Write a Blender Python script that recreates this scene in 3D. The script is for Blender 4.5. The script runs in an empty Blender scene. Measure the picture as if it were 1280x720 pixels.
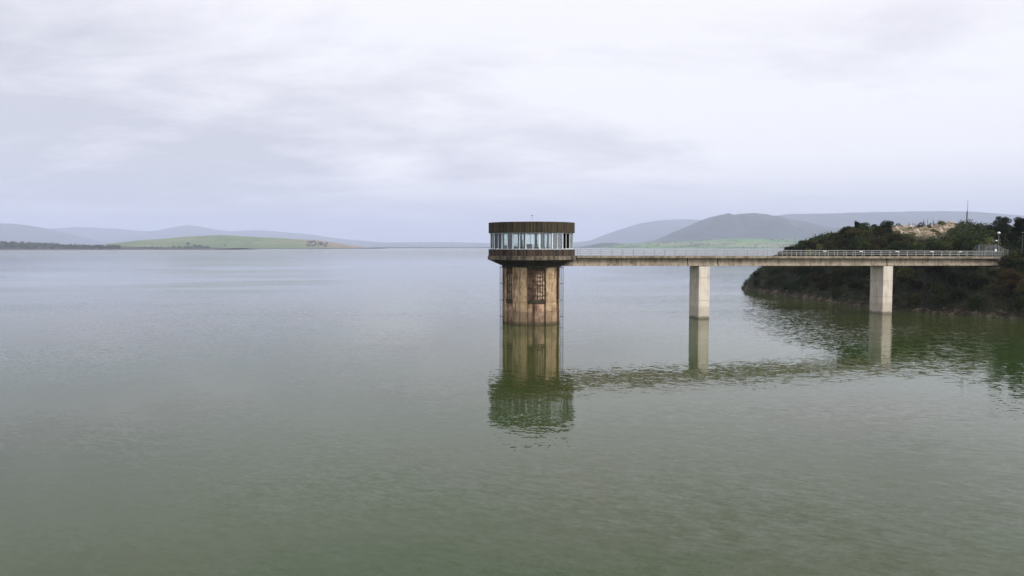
import bpy, math, random
import numpy as np
from mathutils import Vector, noise as mnoise

# ------------------------------------------------------------------ camera, world, sun, exposure
scene = bpy.context.scene
COL = scene.collection
R = math.radians
H = 12.3                      # camera height above the water (m)
F = 950.0                     # focal length in pixels of a 1280 px wide picture
PITCH = math.atan(52.0 / F)

cam_d = bpy.data.cameras.new("camera")
cam_d.sensor_width = 36.0
cam_d.lens = 36.0 * F / 1280.0
cam_d.clip_start = 0.5
cam_d.clip_end = 60000
cam = bpy.data.objects.new("camera", cam_d)
cam.location = (0, 0, H)
cam.rotation_euler = (math.pi / 2 - PITCH, 0, 0)
COL.objects.link(cam)
scene.camera = cam

SUN_EL, SUN_AZ = 34.0, 124.0      # azimuth clockwise from +Y: behind the camera, to the right
sv = Vector((math.sin(R(SUN_AZ)) * math.cos(R(SUN_EL)), math.cos(R(SUN_AZ)) * math.cos(R(SUN_EL)), math.sin(R(SUN_EL))))

world = bpy.data.worlds.new("World")
scene.world = world
world.use_nodes = True


class NT:
    """small helper for node trees"""
    def __init__(self, tree):
        self.t = tree
        tree.nodes.clear()

    def n(self, typ, **kw):
        nd = self.t.nodes.new(typ)
        for k, v in kw.items():
            setattr(nd, k, v)
        return nd

    def l(self, a, b):
        self.t.links.new(a, b)

    def sock(self, s, v):
        if v is None:
            return
        if hasattr(v, "is_linked") or isinstance(v, bpy.types.NodeSocket):
            self.l(v, s)
        else:
            s.default_value = v

    def math(self, op, a, b=None, c=None, clamp=False):
        nd = self.n("ShaderNodeMath", operation=op)
        nd.use_clamp = clamp
        self.sock(nd.inputs[0], a)
        if b is not None:
            self.sock(nd.inputs[1], b)
        if c is not None:
            self.sock(nd.inputs[2], c)
        return nd.outputs[0]

    def vmath(self, op, a, b=None):
        nd = self.n("ShaderNodeVectorMath", operation=op)
        self.sock(nd.inputs[0], a)
        if b is not None:
            self.sock(nd.inputs[1], b)
        return nd.outputs[0]

    def sep(self, v):
        nd = self.n("ShaderNodeSeparateXYZ")
        self.l(v, nd.inputs[0])
        return nd.outputs

    def comb(self, x, y, z):
        nd = self.n("ShaderNodeCombineXYZ")
        for i, v in enumerate((x, y, z)):
            self.sock(nd.inputs[i], v)
        return nd.outputs[0]

    def noise(self, vec, scale=1.0, detail=4.0, rough=0.5, dist=0.0, out=0):
        nd = self.n("ShaderNodeTexNoise")
        if vec is not None:
            self.l(vec, nd.inputs["Vector"])
        nd.inputs["Scale"].default_value = scale
        nd.inputs["Detail"].default_value = detail
        nd.inputs["Roughness"].default_value = rough
        nd.inputs["Distortion"].default_value = dist
        return nd.outputs[out]

    def mapr(self, v, a, b, c=0.0, d=1.0, smooth=True):
        nd = self.n("ShaderNodeMapRange")
        if smooth:
            nd.interpolation_type = "SMOOTHSTEP"
        self.sock(nd.inputs[0], v)
        for i, x in enumerate((a, b, c, d)):
            nd.inputs[i + 1].default_value = x
        return nd.outputs[0]

    def mix(self, f, a, b, blend="MIX"):
        nd = self.n("ShaderNodeMix", data_type="RGBA", blend_type=blend)
        self.sock(nd.inputs[0], f)
        for i, v in ((6, a), (7, b)):
            if isinstance(v, (tuple, list)):
                nd.inputs[i].default_value = (v[0], v[1], v[2], 1)
            else:
                self.l(v, nd.inputs[i])
        return nd.outputs[2]


def build_world():
    w = NT(world.node_tree)
    tc = w.n("ShaderNodeTexCoord")
    d = tc.outputs["Generated"]
    x, y, z = w.sep(d)
    sky = w.n("ShaderNodeTexSky", sky_type="NISHITA")
    sky.sun_disc = False
    sky.sun_elevation = R(SUN_EL)
    sky.sun_rotation = R(SUN_AZ)
    # cloud deck: the direction meets a flat layer overhead, so the banks flatten towards the horizon
    zz = w.math("ADD", w.math("MAXIMUM", z, 0.0), 0.20)
    px_ = w.math("DIVIDE", x, zz)
    py_ = w.math("DIVIDE", y, zz)
    p = w.comb(px_, py_, 3.7)
    n1 = w.noise(p, 0.85, 5.0, 0.48, 0.3)
    p2 = w.comb(w.math("MULTIPLY", px_, 0.7), w.math("MULTIPLY", py_, 1.1), 9.1)
    n2 = w.noise(p2, 2.3, 7.0, 0.60, 0.3)
    nn = w.math("ADD", w.math("MULTIPLY", n1, 0.55), w.math("MULTIPLY", n2, 0.45))
    # thinner, brighter cloud towards the right and higher up, darker bank low down on the left
    g = w.math("ADD", w.math("MULTIPLY", x, 0.85), w.math("MULTIPLY", z, 1.5))
    g = w.mapr(g, -0.45, 0.50, 0.0, 1.0)
    amp_ = w.math("SUBTRACT", 6.2, w.math("MULTIPLY", g, 3.0))
    f = w.math("ADD", w.math("MULTIPLY", w.math("SUBTRACT", nn, 0.5), amp_), w.math("MULTIPLY", g, 0.92))
    f = w.math("SUBTRACT", f, -0.13, clamp=True)
    ramp = w.n("ShaderNodeValToRGB")
    e = ramp.color_ramp.elements
    e[0].position = 0.0; e[0].color = (6.55, 6.60, 7.30, 1)
    e[1].position = 1.0; e[1].color = (10.1, 10.0, 10.4, 1)
    m = e.new(0.5); m.color = (8.35, 8.25, 8.90, 1)
    w.l(f, ramp.inputs[0])
    # a few bright gaps in the low bank
    p3 = w.comb(w.math("MULTIPLY", px_, 0.55), w.math("MULTIPLY", py_, 2.0), 1.3)
    n3 = w.noise(p3, 0.9, 3.0, 0.45, 0.2)
    gap = w.mapr(n3, 0.58, 0.74, 0.0, 0.55)
    cloud = w.mix(gap, ramp.outputs[0], (9.9, 9.9, 10.6))
    # towards the horizon the deck greys out
    hz = w.mapr(z, 0.0, 0.12, 0.8, 0.0)
    cloud = w.mix(hz, cloud, (5.55, 5.70, 6.85))
    # the deck is thinner and brighter towards the veiled sun behind the camera
    dot = w.n("ShaderNodeVectorMath", operation="DOT_PRODUCT")
    w.l(d, dot.inputs[0]); dot.inputs[1].default_value = sv
    glow = w.mapr(dot.outputs["Value"], 0.25, 1.0, 1.0, 2.2)
    sc = w.n("ShaderNodeVectorMath", operation="SCALE")
    w.l(cloud, sc.inputs[0]); w.l(glow, sc.inputs["Scale"])
    col = w.mix(0.06, sc.outputs[0], sky.outputs[0])
    bg = w.n("ShaderNodeBackground")
    w.l(col, bg.inputs[0])
    bg.inputs[1].default_value = 0.10
    out = w.n("ShaderNodeOutputWorld")
    w.l(bg.outputs[0], out.inputs[0])


build_world()

sun_d = bpy.data.lights.new("sun", "SUN")
sun_d.energy = 2.0
sun_d.angle = R(14)
sun_d.color = (1.0, 0.95, 0.87)
sun = bpy.data.objects.new("sun", sun_d)
sun.rotation_euler = sv.to_track_quat("Z", "Y").to_euler()
sun.location = (0, 0, 300)
COL.objects.link(sun)

scene.view_settings.view_transform = "Standard"
scene.view_settings.look = "None"
scene.view_settings.gamma = 1
scene.view_settings.exposure = 0.07
scene.view_settings.use_curve_mapping = False
scene.render.engine = "CYCLES"
scene.cycles.use_denoising = True
scene.cycles.denoiser = "OPENIMAGEDENOISE"
scene.cycles.denoising_input_passes = "RGB_ALBEDO_NORMAL"
scene.cycles.denoising_prefilter = "ACCURATE" 
scene.cycles.max_bounces = 6
scene.cycles.diffuse_bounces = 2
scene.cycles.glossy_bounces = 3
scene.cycles.transmission_bounces = 4
scene.cycles.transparent_max_bounces = 12
scene.cycles.volume_bounces = 1
scene.cycles.caustics_reflective = False
scene.cycles.caustics_refractive = False
scene.cycles.sample_clamp_indirect = 6.0
scene.cycles.use_adaptive_sampling = True
scene.cycles.adaptive_threshold = 0.01

rnd = random.Random(7)


# ------------------------------------------------------------------ helpers
def at(px, py, D):
    """world point on the ray of a 1280x720 pixel at depth Y = D"""
    u = (px - 640.0) / F
    v = (360.0 - py) / F
    cp, sp = math.cos(PITCH), math.sin(PITCH)
    dx, dy, dz = u, cp + v * sp, v * cp - sp
    k = D / dy
    return Vector((dx * k, D, H + dz * k))


def shore(px, py):
    """point of the water surface seen at a pixel"""
    u = (px - 640.0) / F
    v = (360.0 - py) / F
    cp, sp = math.cos(PITCH), math.sin(PITCH)
    dx, dy, dz = u, cp + v * sp, v * cp - sp
    k = -H / dz
    return Vector((dx * k, dy * k, 0))


class MB:
    def __init__(self):
        self.v, self.f = [], []

    def add(self, vs, fs):
        o = len(self.v)
        self.v.extend(vs)
        self.f.extend([tuple(i + o for i in f) for f in fs])
        return self

    def box(self, c, s, rz=0.0):
        cx, cy, cz = c
        hx, hy, hz = s[0] / 2, s[1] / 2, s[2] / 2
        co, si = math.cos(rz), math.sin(rz)
        vs = []
        for z in (-hz, hz):
            for x, y in ((-hx, -hy), (hx, -hy), (hx, hy), (-hx, hy)):
                vs.append((cx + x * co - y * si, cy + x * si + y * co, cz + z))
        return self.add(vs, [(0, 3, 2, 1), (4, 5, 6, 7), (0, 1, 5, 4), (1, 2, 6, 5), (2, 3, 7, 6), (3, 0, 4, 7)])

    def tube(self, a, b, r0, r1=None, n=8, caps=True):
        r1 = r0 if r1 is None else r1
        a, b = Vector(a), Vector(b)
        d = (b - a).normalized()
        u = d.orthogonal().normalized()
        w = d.cross(u)
        vs = []
        for p, r in ((a, r0), (b, r1)):
            for i in range(n):
                t = 2 * math.pi * i / n
                vs.append(tuple(p + u * (math.cos(t) * r) + w * (math.sin(t) * r)))
        fs = [(i, (i + 1) % n, n + (i + 1) % n, n + i) for i in range(n)]
        if caps:
            fs += [tuple(range(n - 1, -1, -1)), tuple(range(n, 2 * n))]
        return self.add(vs, fs)

    def ring(self, outer0, outer1, inner0, inner1, z0, z1):
        """closed ring: outlines (lists of xy) at bottom and top, outer and inner"""
        n, m = len(outer0), len(inner0)
        assert n == m
        vs = [(x, y, z0) for x, y in outer0] + [(x, y, z1) for x, y in outer1] + \
             [(x, y, z0) for x, y in inner0] + [(x, y, z1) for x, y in inner1]
        fs = []
        for i in range(n):
            j = (i + 1) % n
            fs += [(i, j, n + j, n + i), (2 * n + j, 2 * n + i, 3 * n + i, 3 * n + j),
                   (n + i, n + j, 3 * n + j, 3 * n + i), (j, i, 2 * n + i, 2 * n + j)]
        return self.add(vs, fs)

    def prism(self, pts, z0, z1, pts1=None):
        n = len(pts)
        pts1 = pts1 or pts
        vs = [(x, y, z0) for x, y in pts] + [(x, y, z1) for x, y in pts1]
        fs = [(i, (i + 1) % n, n + (i + 1) % n, n + i) for i in range(n)]
        fs += [tuple(range(n - 1, -1, -1)), tuple(range(n, 2 * n))]
        return self.add(vs, fs)

    def build(self, name, mat, parent=None, smooth=False, bevel=0.0):
        me = bpy.data.meshes.new(name)
        me.from_pydata([tuple(v) for v in self.v], [], self.f)
        me.validate()
        me.update()
        if mat:
            me.materials.append(mat)
        if smooth:
            me.polygons.foreach_set("use_smooth", [True] * len(me.polygons))
        o = bpy.data.objects.new(name, me)
        COL.objects.link(o)
        if parent:
            o.parent = parent
        if bevel:
            b = o.modifiers.new("bevel", "BEVEL")
            b.width = bevel
            b.segments = 2
            b.limit_method = "ANGLE"
        return o


def tag(o, label=None, cat=None, group=None, kind=None):
    for k, v in (("label", label), ("category", cat), ("group", group), ("kind", kind)):
        if v:
            o[k] = v
    return o


def empty(name, loc, rz=0.0):
    o = bpy.data.objects.new(name, None)
    o.location = loc
    o.rotation_euler = (0, 0, rz)
    COL.objects.link(o)
    return o


def copy_tree(o, parent=None):
    c = o.copy()
    COL.objects.link(c)
    c.parent = parent
    for ch in KIDS.get(o.name, []):
        copy_tree(ch, c)
    return c


KIDS = {}


def material(name):
    m = bpy.data.materials.new(name)
    m.use_nodes = True
    return m, NT(m.node_tree)


def finish(t, col, rough=0.8, normal=None, metallic=0.0, spec=0.5):
    b = t.n("ShaderNodeBsdfPrincipled")
    t.sock(b.inputs["Base Color"], col if not isinstance(col, tuple) else (*col, 1))
    t.sock(b.inputs["Roughness"], rough)
    b.inputs["Metallic"].default_value = metallic
    b.inputs["Specular IOR Level"].default_value = spec
    if normal is not None:
        t.l(normal, b.inputs["Normal"])
    o = t.n("ShaderNodeOutputMaterial")
    t.l(b.outputs[0], o.inputs[0])
    return b


def bump(t, h, dist=0.05, strength=0.6):
    b = t.n("ShaderNodeBump")
    b.inputs["Strength"].default_value = strength
    b.inputs["Distance"].default_value = dist
    t.l(h, b.inputs["Height"])
    return b.outputs[0]


def mat_flat(name, col, rough=0.6, metallic=0.0, var=0.25, scale=3.0):
    m, t = material(name)
    g = t.n("ShaderNodeNewGeometry")
    n = t.noise(g.outputs["Position"], scale, 4)
    c = t.mix(t.mapr(n, 0.3, 0.7), tuple(x * (1 - var) for x in col), tuple(min(1, x * (1 + var)) for x in col))
    finish(t, c, rough, metallic=metallic)
    return m


def mat_concrete(name, light, dark, streak=0.5, rust=(0.16, 0.07, 0.03), rust_amt=0.3, stain_scale=1.0, thr=0.5, zs=0.10, tide=False):
    """weathered concrete: run-off streaks down the faces, blotches, rusty runs, faint board joints"""
    m, t = material(name)
    g = t.n("ShaderNodeNewGeometry")
    P = g.outputs["Position"]
    x, y, z = t.sep(P)
    ps = t.comb(x, y, t.math("MULTIPLY", z, zs))
    n1 = t.noise(ps, 2.6 * stain_scale, 5, 0.62)
    n2 = t.noise(P, 0.9 * stain_scale, 5, 0.6)
    n3 = t.noise(P, 9.0, 3, 0.6)
    f = t.math("ADD", t.math("MULTIPLY", n1, streak), t.math("MULTIPLY", n2, 1 - streak))
    f = t.mapr(f, thr - 0.13, thr + 0.13)
    c = t.mix(f, light, dark)
    c = t.mix(t.mapr(n3, 0.35, 0.7, 0.0, 0.28), c, dark)
    n4 = t.noise(t.comb(x, y, t.math("MULTIPLY", z, 0.14)), 1.7 * stain_scale, 4, 0.6, 0.3)
    c = t.mix(t.mapr(n4, 0.56, 0.70, 0.0, rust_amt), c, rust)
    if tide:
        zt = t.math("ADD", z, t.math("MULTIPLY", t.math("SUBTRACT", n1, 0.5), 1.2))
        c = t.mix(t.mapr(zt, 2.2, 1.7, 0.0, 0.28), c, (0.20, 0.155, 0.10))
        c = t.mix(t.mapr(zt, 0.45, 0.15, 0.0, 0.7), c, (0.07, 0.06, 0.035))
    h = t.math("ADD", n3, t.math("MULTIPLY", n1, 0.5))
    finish(t, c, 0.88, bump(t, h, 0.03, 0.5), spec=0.3)
    return m


M = {}
M["fascia"] = mat_concrete("dark_weathered_concrete", (0.080, 0.060, 0.029), (0.012, 0.010, 0.006), 0.92, (0.10, 0.05, 0.025), 0.5, 2.6, 0.49, 0.02)
M["band"] = mat_concrete("dark_stained_band", (0.095, 0.064, 0.045), (0.013, 0.010, 0.007), 0.85, (0.10, 0.04, 0.02), 0.5, 2.2, 0.48, 0.02)
M["ledge"] = mat_concrete("stained_ledge", (0.24, 0.20, 0.14), (0.04, 0.034, 0.022), 0.6, (0.12, 0.06, 0.03), 0.3, 0.8, 0.47)
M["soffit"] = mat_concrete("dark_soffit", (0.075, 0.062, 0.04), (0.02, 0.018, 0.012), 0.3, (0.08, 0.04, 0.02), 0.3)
M["deck"] = mat_concrete("deck_concrete", (0.36, 0.31, 0.23), (0.13, 0.105, 0.075), 0.5, (0.14, 0.08, 0.04), 0.3, 0.6)
M["girder"] = mat_concrete("girder_concrete", (0.46, 0.385, 0.29), (0.13, 0.10, 0.07), 0.55, (0.20, 0.11, 0.06), 0.45, 0.8, 0.54)
M["pier"] = mat_concrete("pier_concrete", (0.68, 0.61, 0.51), (0.44, 0.39, 0.32), 0.6, (0.32, 0.25, 0.18), 0.35, 0.8, 0.55, 0.08, True)


def mat_shaft(name, light, mid, dark, rust_amt):
    m, t = material(name)
    g = t.n("ShaderNodeNewGeometry")
    P = g.outputs["Position"]
    x, y, z = t.sep(P)
    ps = t.comb(x, y, t.math("MULTIPLY", z, 0.16))
    n1 = t.noise(ps, 1.9, 6, 0.68, 0.3)
    n2 = t.noise(P, 1.1, 6, 0.65, 0.3)
    n3 = t.noise(P, 5.0, 4, 0.6)
    c = t.mix(t.mapr(n2, 0.36, 0.60), light, mid)
    c = t.mix(t.mapr(n1, 0.48, 0.64, 0.0, 0.85), c, dark)
    # rusty and yellow runs
    n4 = t.noise(t.comb(x, y, t.math("MULTIPLY", z, 0.3)), 1.6, 4, 0.6, 0.4)
    c = t.mix(t.mapr(n4, 0.54, 0.66, 0.0, rust_amt), c, (0.22, 0.085, 0.04))
    n5 = t.noise(P, 0.8, 4, 0.6, 0.5)
    c = t.mix(t.mapr(n5, 0.60, 0.72, 0.0, 0.55), c, (0.34, 0.27, 0.06))
    # high-water mark: darker, slimier concrete below two metres, wet at the foot
    zz = t.math("ADD", z, t.math("MULTIPLY", t.math("SUBTRACT", n3, 0.5), 0.5))
    c = t.mix(t.mapr(zz, 2.15, 1.9, 0.0, 0.45), c, (0.14, 0.10, 0.062))
    c = t.mix(t.mapr(zz, 0.5, 0.2, 0.0, 0.75), c, (0.06, 0.045, 0.025))
    finish(t, c, 0.85, bump(t, n3, 0.05, 0.6), spec=0.3)
    return m


M["pilaster"] = mat_shaft("stained_pilaster", (0.52, 0.38, 0.225), (0.36, 0.25, 0.15), (0.10, 0.065, 0.04), 0.45)
M["bay"] = mat_shaft("rusty_bay", (0.34, 0.23, 0.14), (0.12, 0.075, 0.045), (0.03, 0.02, 0.013), 0.7)
M["gate"] = mat_shaft("rusty_gate", (0.50, 0.34, 0.23), (0.24, 0.14, 0.09), (0.05, 0.03, 0.02), 0.6)
m, t = material("mottled_screen")
g = t.n("ShaderNodeNewGeometry"); P = g.outputs["Position"]
n1 = t.noise(P, 2.2, 6, 0.7); n2 = t.noise(P, 0.7, 4, 0.6)
c = t.mix(t.mapr(n1, 0.42, 0.58), (0.15, 0.085, 0.055), (0.58, 0.45, 0.30))
c = t.mix(t.mapr(n2, 0.52, 0.64, 0, 0.6), c, (0.10, 0.045, 0.03))
finish(t, c, 0.9, bump(t, n1, 0.05, 0.6), spec=0.3)
M["screen"] = m
M["rack"] = mat_flat("rusty_rack_steel", (0.07, 0.035, 0.02), 0.8, 0.2, 0.6, 2.0)
M["dark_steel"] = mat_flat("dark_steel", (0.035, 0.038, 0.04), 0.6, 0.5)
M["grey_steel"] = mat_flat("galvanised_steel", (0.22, 0.23, 0.225), 0.45, 0.55, 0.15, 6)
M["rail_steel"] = mat_flat("railing_paint", (0.27, 0.27, 0.26), 0.55, 0.1, 0.18, 4)
M["white_paint"] = mat_flat("white_frame_paint", (0.62, 0.67, 0.68), 0.45, 0.0, 0.06, 2)
M["white_plastic"] = mat_flat("white_plastic", (0.85, 0.86, 0.84), 0.4, 0.0, 0.04, 2)
M["interior_white"] = mat_flat("interior_plaster", (0.62, 0.68, 0.70), 0.7, 0.0, 0.08, 1)
M["cabinet_grey"] = mat_flat("cabinet_grey", (0.10, 0.13, 0.15), 0.5, 0.0, 0.15, 2)
M["machine_dark"] = mat_flat("machine_dark", (0.03, 0.045, 0.05), 0.5, 0.2, 0.2, 2)
M["partition"] = mat_flat("dark_partition", (0.022, 0.018, 0.024), 0.7, 0.0, 0.3, 1)
M["roofing"] = mat_concrete("roofing", (0.30, 0.28, 0.24), (0.14, 0.13, 0.10), 0.2, (0.1, 0.08, 0.05), 0.2)
M["wood_pole"] = mat_flat("weathered_wood", (0.05, 0.042, 0.035), 0.85, 0.0, 0.3, 3)
M["sign_yellow"] = mat_flat("yellow_plastic", (0.65, 0.62, 0.12), 0.5, 0.0, 0.1, 3)

m, t = material("window_glass")
lw = t.n("ShaderNodeFresnel"); lw.inputs[0].default_value = 1.5
tr = t.n("ShaderNodeBsdfTransparent"); tr.inputs[0].default_value = (0.93, 0.975, 0.95, 1)
gl = t.n("ShaderNodeBsdfGlossy"); gl.inputs["Roughness"].default_value = 0.02
mx = t.n("ShaderNodeMixShader")
t.l(t.math("ADD", t.math("MULTIPLY", lw.outputs[0], 1.0), 0.03, clamp=True), mx.inputs[0]); t.l(tr.outputs[0], mx.inputs[1]); t.l(gl.outputs[0], mx.inputs[2])
o_ = t.n("ShaderNodeOutputMaterial"); t.l(mx.outputs[0], o_.inputs[0])
M["glass"] = m

# ------------------------------------------------------------------ the bank: shoreline and height field
SHORE = [(190, 60), (150, 84), (118, 104), (100, 116)]
for px, py in ((1280, 399.5), (1240, 396.5), (1180, 392), (1110, 386.5), (1060, 380.5), (1000, 371.5), (950, 364.5), (927, 361.2)):
    q = shore(px, py)
    SHORE.append((q.x, q.y))
tipx, tipy = SHORE[-1]
SHORE += [(tipx + 3, tipy + 9), (tipx + 22, tipy + 24), (tipx + 55, tipy + 42), (tipx + 110, tipy + 70), (tipx + 240, tipy + 120)]
SH = np.array(SHORE)
POLY = list(SHORE) + [(420, 340), (420, 20)]


def sdist(x, y):
    """distance from the shoreline, positive on land"""
    p = np.array((x, y))
    a, b = SH[:-1], SH[1:]
    ab = b - a
    tt = np.clip(((p - a) * ab).sum(1) / (ab * ab).sum(1), 0, 1)
    d = np.sqrt((((a + ab * tt[:, None]) - p) ** 2).sum(1)).min()
    inside = False
    j = len(POLY) - 1
    for i in range(len(POLY)):
        xi, yi = POLY[i]; xj, yj = POLY[j]
        if (yi > y) != (yj > y) and x < (xj - xi) * (y - yi) / (yj - yi) + xi:
            inside = not inside
        j = i
    return d if inside else -d


# bridge axis from the pier corners read off the photograph
c1 = shore(873, 398.2)
c2 = shore(1103, 392.2)
BA = math.atan2(c2.y - c1.y, c2.x - c1.x)
bd = Vector((math.cos(BA), math.sin(BA), 0))
bn = Vector((-math.sin(BA), math.cos(BA), 0))
PW, PL = 3.4, 2.05
p1c = c1 + bn * (PW / 2) + bd * (PL / 2)
p2c = c2 + bn * (PW / 2) + bd * (PL / 2)
TWX = at(664.3, 400, 123.6).x
T = p1c + bd * ((TWX - p1c.x) / bd.x)             # tower centre on the bridge axis
T.z = 0
S1 = (p1c - T).length
S2 = (p2c - T).length
k_ = (1249 - 640) / F                              # the deck's shore end is seen at x = 1249
S3 = (k_ * (T.y - 2.2 * bn.y) - (T.x - 2.2 * bn.x)) / (bd.x - k_ * bd.y)
ZD0, ZD1 = 10.80, 10.32                            # deck level at the tower and at the shore
print("tower", T, "angle", math.degrees(BA), "spans", S1, S2, S3)


def deck_z(s):
    return ZD0 + (ZD1 - ZD0) * s / S3


def bank_h(x, y):
    s = sdist(x, y)
    if s <= 0:
        return max(-4.0, s * 0.5)
    A = 18.4 - 5.5 * min(1, max(0, (x - 118) / 25)) - 4.2 * min(1, max(0, (193 - y) / 32))
    h = A * (1 - math.exp(-s / 14.0))
    nz = mnoise.noise(Vector((x * 0.06, y * 0.06, 0.3))) * 1.6 + mnoise.noise(Vector((x * 0.2, y * 0.2, 4.3))) * 0.7 + mnoise.noise(Vector((x * 0.6, y * 0.6, 8))) * 0.25
    h += nz * min(1, s / 10)
    # road pad behind the bridge end
    rel = Vector((x, y, 0)) - T
    al, ac = rel.dot(bd), abs(rel.dot(bn))
    if al > S3 - 8:
        w = max(0, 1 - max(0, ac - 3.5) / 7.0) * min(1, max(0, (al - (S3 - 1.5)) / 2.5))
        w = w * w * (3 - 2 * w)
        h = h * (1 - w) + (ZD1 - 0.06) * w
    # keep the slope under the deck clear of the girder
    if al > S2 - 3 and ac < 5 and al < S3 + 1:
        h = min(h, 7.6)
    return h


def rock_mask(x, y):
    dx, dy = (x / y - 0.547) / 0.057, (y - 204) / 24.0
    d = math.hypot(dx, dy) + mnoise.noise(Vector((x * 0.12, y * 0.12, 7))) * 0.35
    return max(0, min(1, (1.0 - d) * 3.0))


def grid_mesh(name, xs, ys, hf, mat, attr=None, smooth=True):
    nx, ny = len(xs), len(ys)
    vs, at_ = [], []
    for y in ys:
        for x in xs:
            vs.append((x, y, hf(x, y)))
            if attr:
                at_.append(attr(x, y))
    fs = [(j * nx + i, j * nx + i + 1, (j + 1) * nx + i + 1, (j + 1) * nx + i) for j in range(ny - 1) for i in range(nx - 1)]
    me = bpy.data.meshes.new(name)
    me.from_pydata(vs, [], fs)
    me.materials.append(mat)
    if smooth:
        me.polygons.foreach_set("use_smooth", [True] * len(me.polygons))
    if attr:
        a = me.attributes.new("rock", "FLOAT", "POINT")
        a.data.foreach_set("value", at_)
    o = bpy.data.objects.new(name, me)
    COL.objects.link(o)
    return o


m, t = material("bank_soil")
g = t.n("ShaderNodeNewGeometry"); P = g.outputs["Position"]
at1 = t.n("ShaderNodeAttribute"); at1.attribute_name = "rock"
n1 = t.noise(P, 0.35, 6, 0.6); n2 = t.noise(P, 1.6, 5, 0.65); n3 = t.noise(P, 6.0, 3, 0.6)
soil = t.mix(t.mapr(n1, 0.35, 0.65), (0.020, 0.022, 0.011), (0.036, 0.030, 0.018))
soil = t.mix(t.mapr(n2, 0.55, 0.75, 0, 0.5), soil, (0.055, 0.043, 0.028))
rock = t.mix(t.mapr(n2, 0.35, 0.62), (0.38, 0.29, 0.21), (0.17, 0.115, 0.075))
rock = t.mix(t.mapr(n3, 0.5, 0.75, 0, 0.55), rock, (0.62, 0.55, 0.45))
rock = t.mix(t.mapr(n1, 0.48, 0.56, 0, 0.85), rock, (0.085, 0.085, 0.035))
fm = t.math("ADD", at1.outputs["Fac"], t.math("MULTIPLY", t.math("SUBTRACT", n2, 0.5), 0.9))
c = t.mix(t.mapr(fm, 0.35, 0.6), soil, rock)
x, y, z = t.sep(P)
shc = t.mix(t.mapr(n2, 0.42, 0.6), (0.13, 0.10, 0.065), (0.026, 0.022, 0.014))
shc = t.mix(t.mapr(n1, 0.46, 0.58), (0.022, 0.019, 0.012), shc)
zb_ = t.math("SUBTRACT", z, t.math("MULTIPLY", t.math("SUBTRACT", n1, 0.45), 3.0))
c = t.mix(t.mapr(zb_, 0.9, 0.35), c, shc)
finish(t, c, 0.95, bump(t, t.math("ADD", n2, t.math("MULTIPLY", n3, 0.4)), 0.35, 0.8), spec=0.2)
M["bank"] = m

bank = grid_mesh("river_bank", [60 + 1.25 * i for i in range(150)], [92 + 1.25 * i for i in range(150)], bank_h, M["bank"], rock_mask)
tag(bank, kind="structure")

# ------------------------------------------------------------------ water
m, t = material("lake_water")
g = t.n("ShaderNodeNewGeometry"); P = g.outputs["Position"]
x, y, z = t.sep(P)


def wave(scale, amp, ang, squash, detail, seed):
    """random slopes: two independent channels of a noise stretched along the crests"""
    ca, sa = math.cos(ang), math.sin(ang)
    u = t.math("ADD", t.math("MULTIPLY", x, ca), t.math("MULTIPLY", y, sa))
    v = t.math("ADD", t.math("MULTIPLY", x, -sa), t.math("MULTIPLY", y, ca))
    p = t.comb(t.math("MULTIPLY", u, squash), v, seed)
    col = t.noise(p, scale, detail, 0.55, 0.2, out=1)
    s = t.n("ShaderNodeVectorMath", operation="SUBTRACT")
    t.l(col, s.inputs[0]); s.inputs[1].default_value = (0.5, 0.5, 0.5)
    a, b, _ = t.sep(s.outputs[0])
    # a: slope along the crests (small), b: slope across them
    a = t.math("MULTIPLY", a, amp * 0.55)
    b = t.math("MULTIPLY", b, amp)
    sx = t.math("SUBTRACT", t.math("MULTIPLY", a, ca), t.math("MULTIPLY", b, sa))
    sy = t.math("ADD", t.math("MULTIPLY", a, sa), t.math("MULTIPLY", b, ca))
    return t.comb(sx, sy, 0.0)


# wind patches: calm and ruffled water
pt = t.comb(t.math("MULTIPLY", x, 0.55), y, 2.0)
patch = t.mapr(t.noise(pt, 0.016, 3, 0.55, 0.6), 0.36, 0.66, 0.22, 1.1)
# ruffled water close in under the dam and along the bank, calmer around the tower
d1 = t.n("ShaderNodeVectorMath", operation="DISTANCE"); t.l(P, d1.inputs[0]); d1.inputs[1].default_value = (12.0, 95.0, 0)
calm = t.mapr(d1.outputs["Value"], 22.0, 62.0, 0.40, 1.0)
d2 = t.n("ShaderNodeVectorMath", operation="DISTANCE"); t.l(P, d2.inputs[0]); d2.inputs[1].default_value = (68.0, 112.0, 0)
ruf = t.mapr(d2.outputs["Value"], 15.0, 58.0, 3.0, 1.0)
d3 = t.n("ShaderNodeVectorMath", operation="DISTANCE"); t.l(P, d3.inputs[0]); d3.inputs[1].default_value = (56.0, 142.0, 0)
ruf = t.math("MULTIPLY", ruf, t.mapr(d3.outputs["Value"], 14.0, 48.0, 1.8, 1.0))
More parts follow.
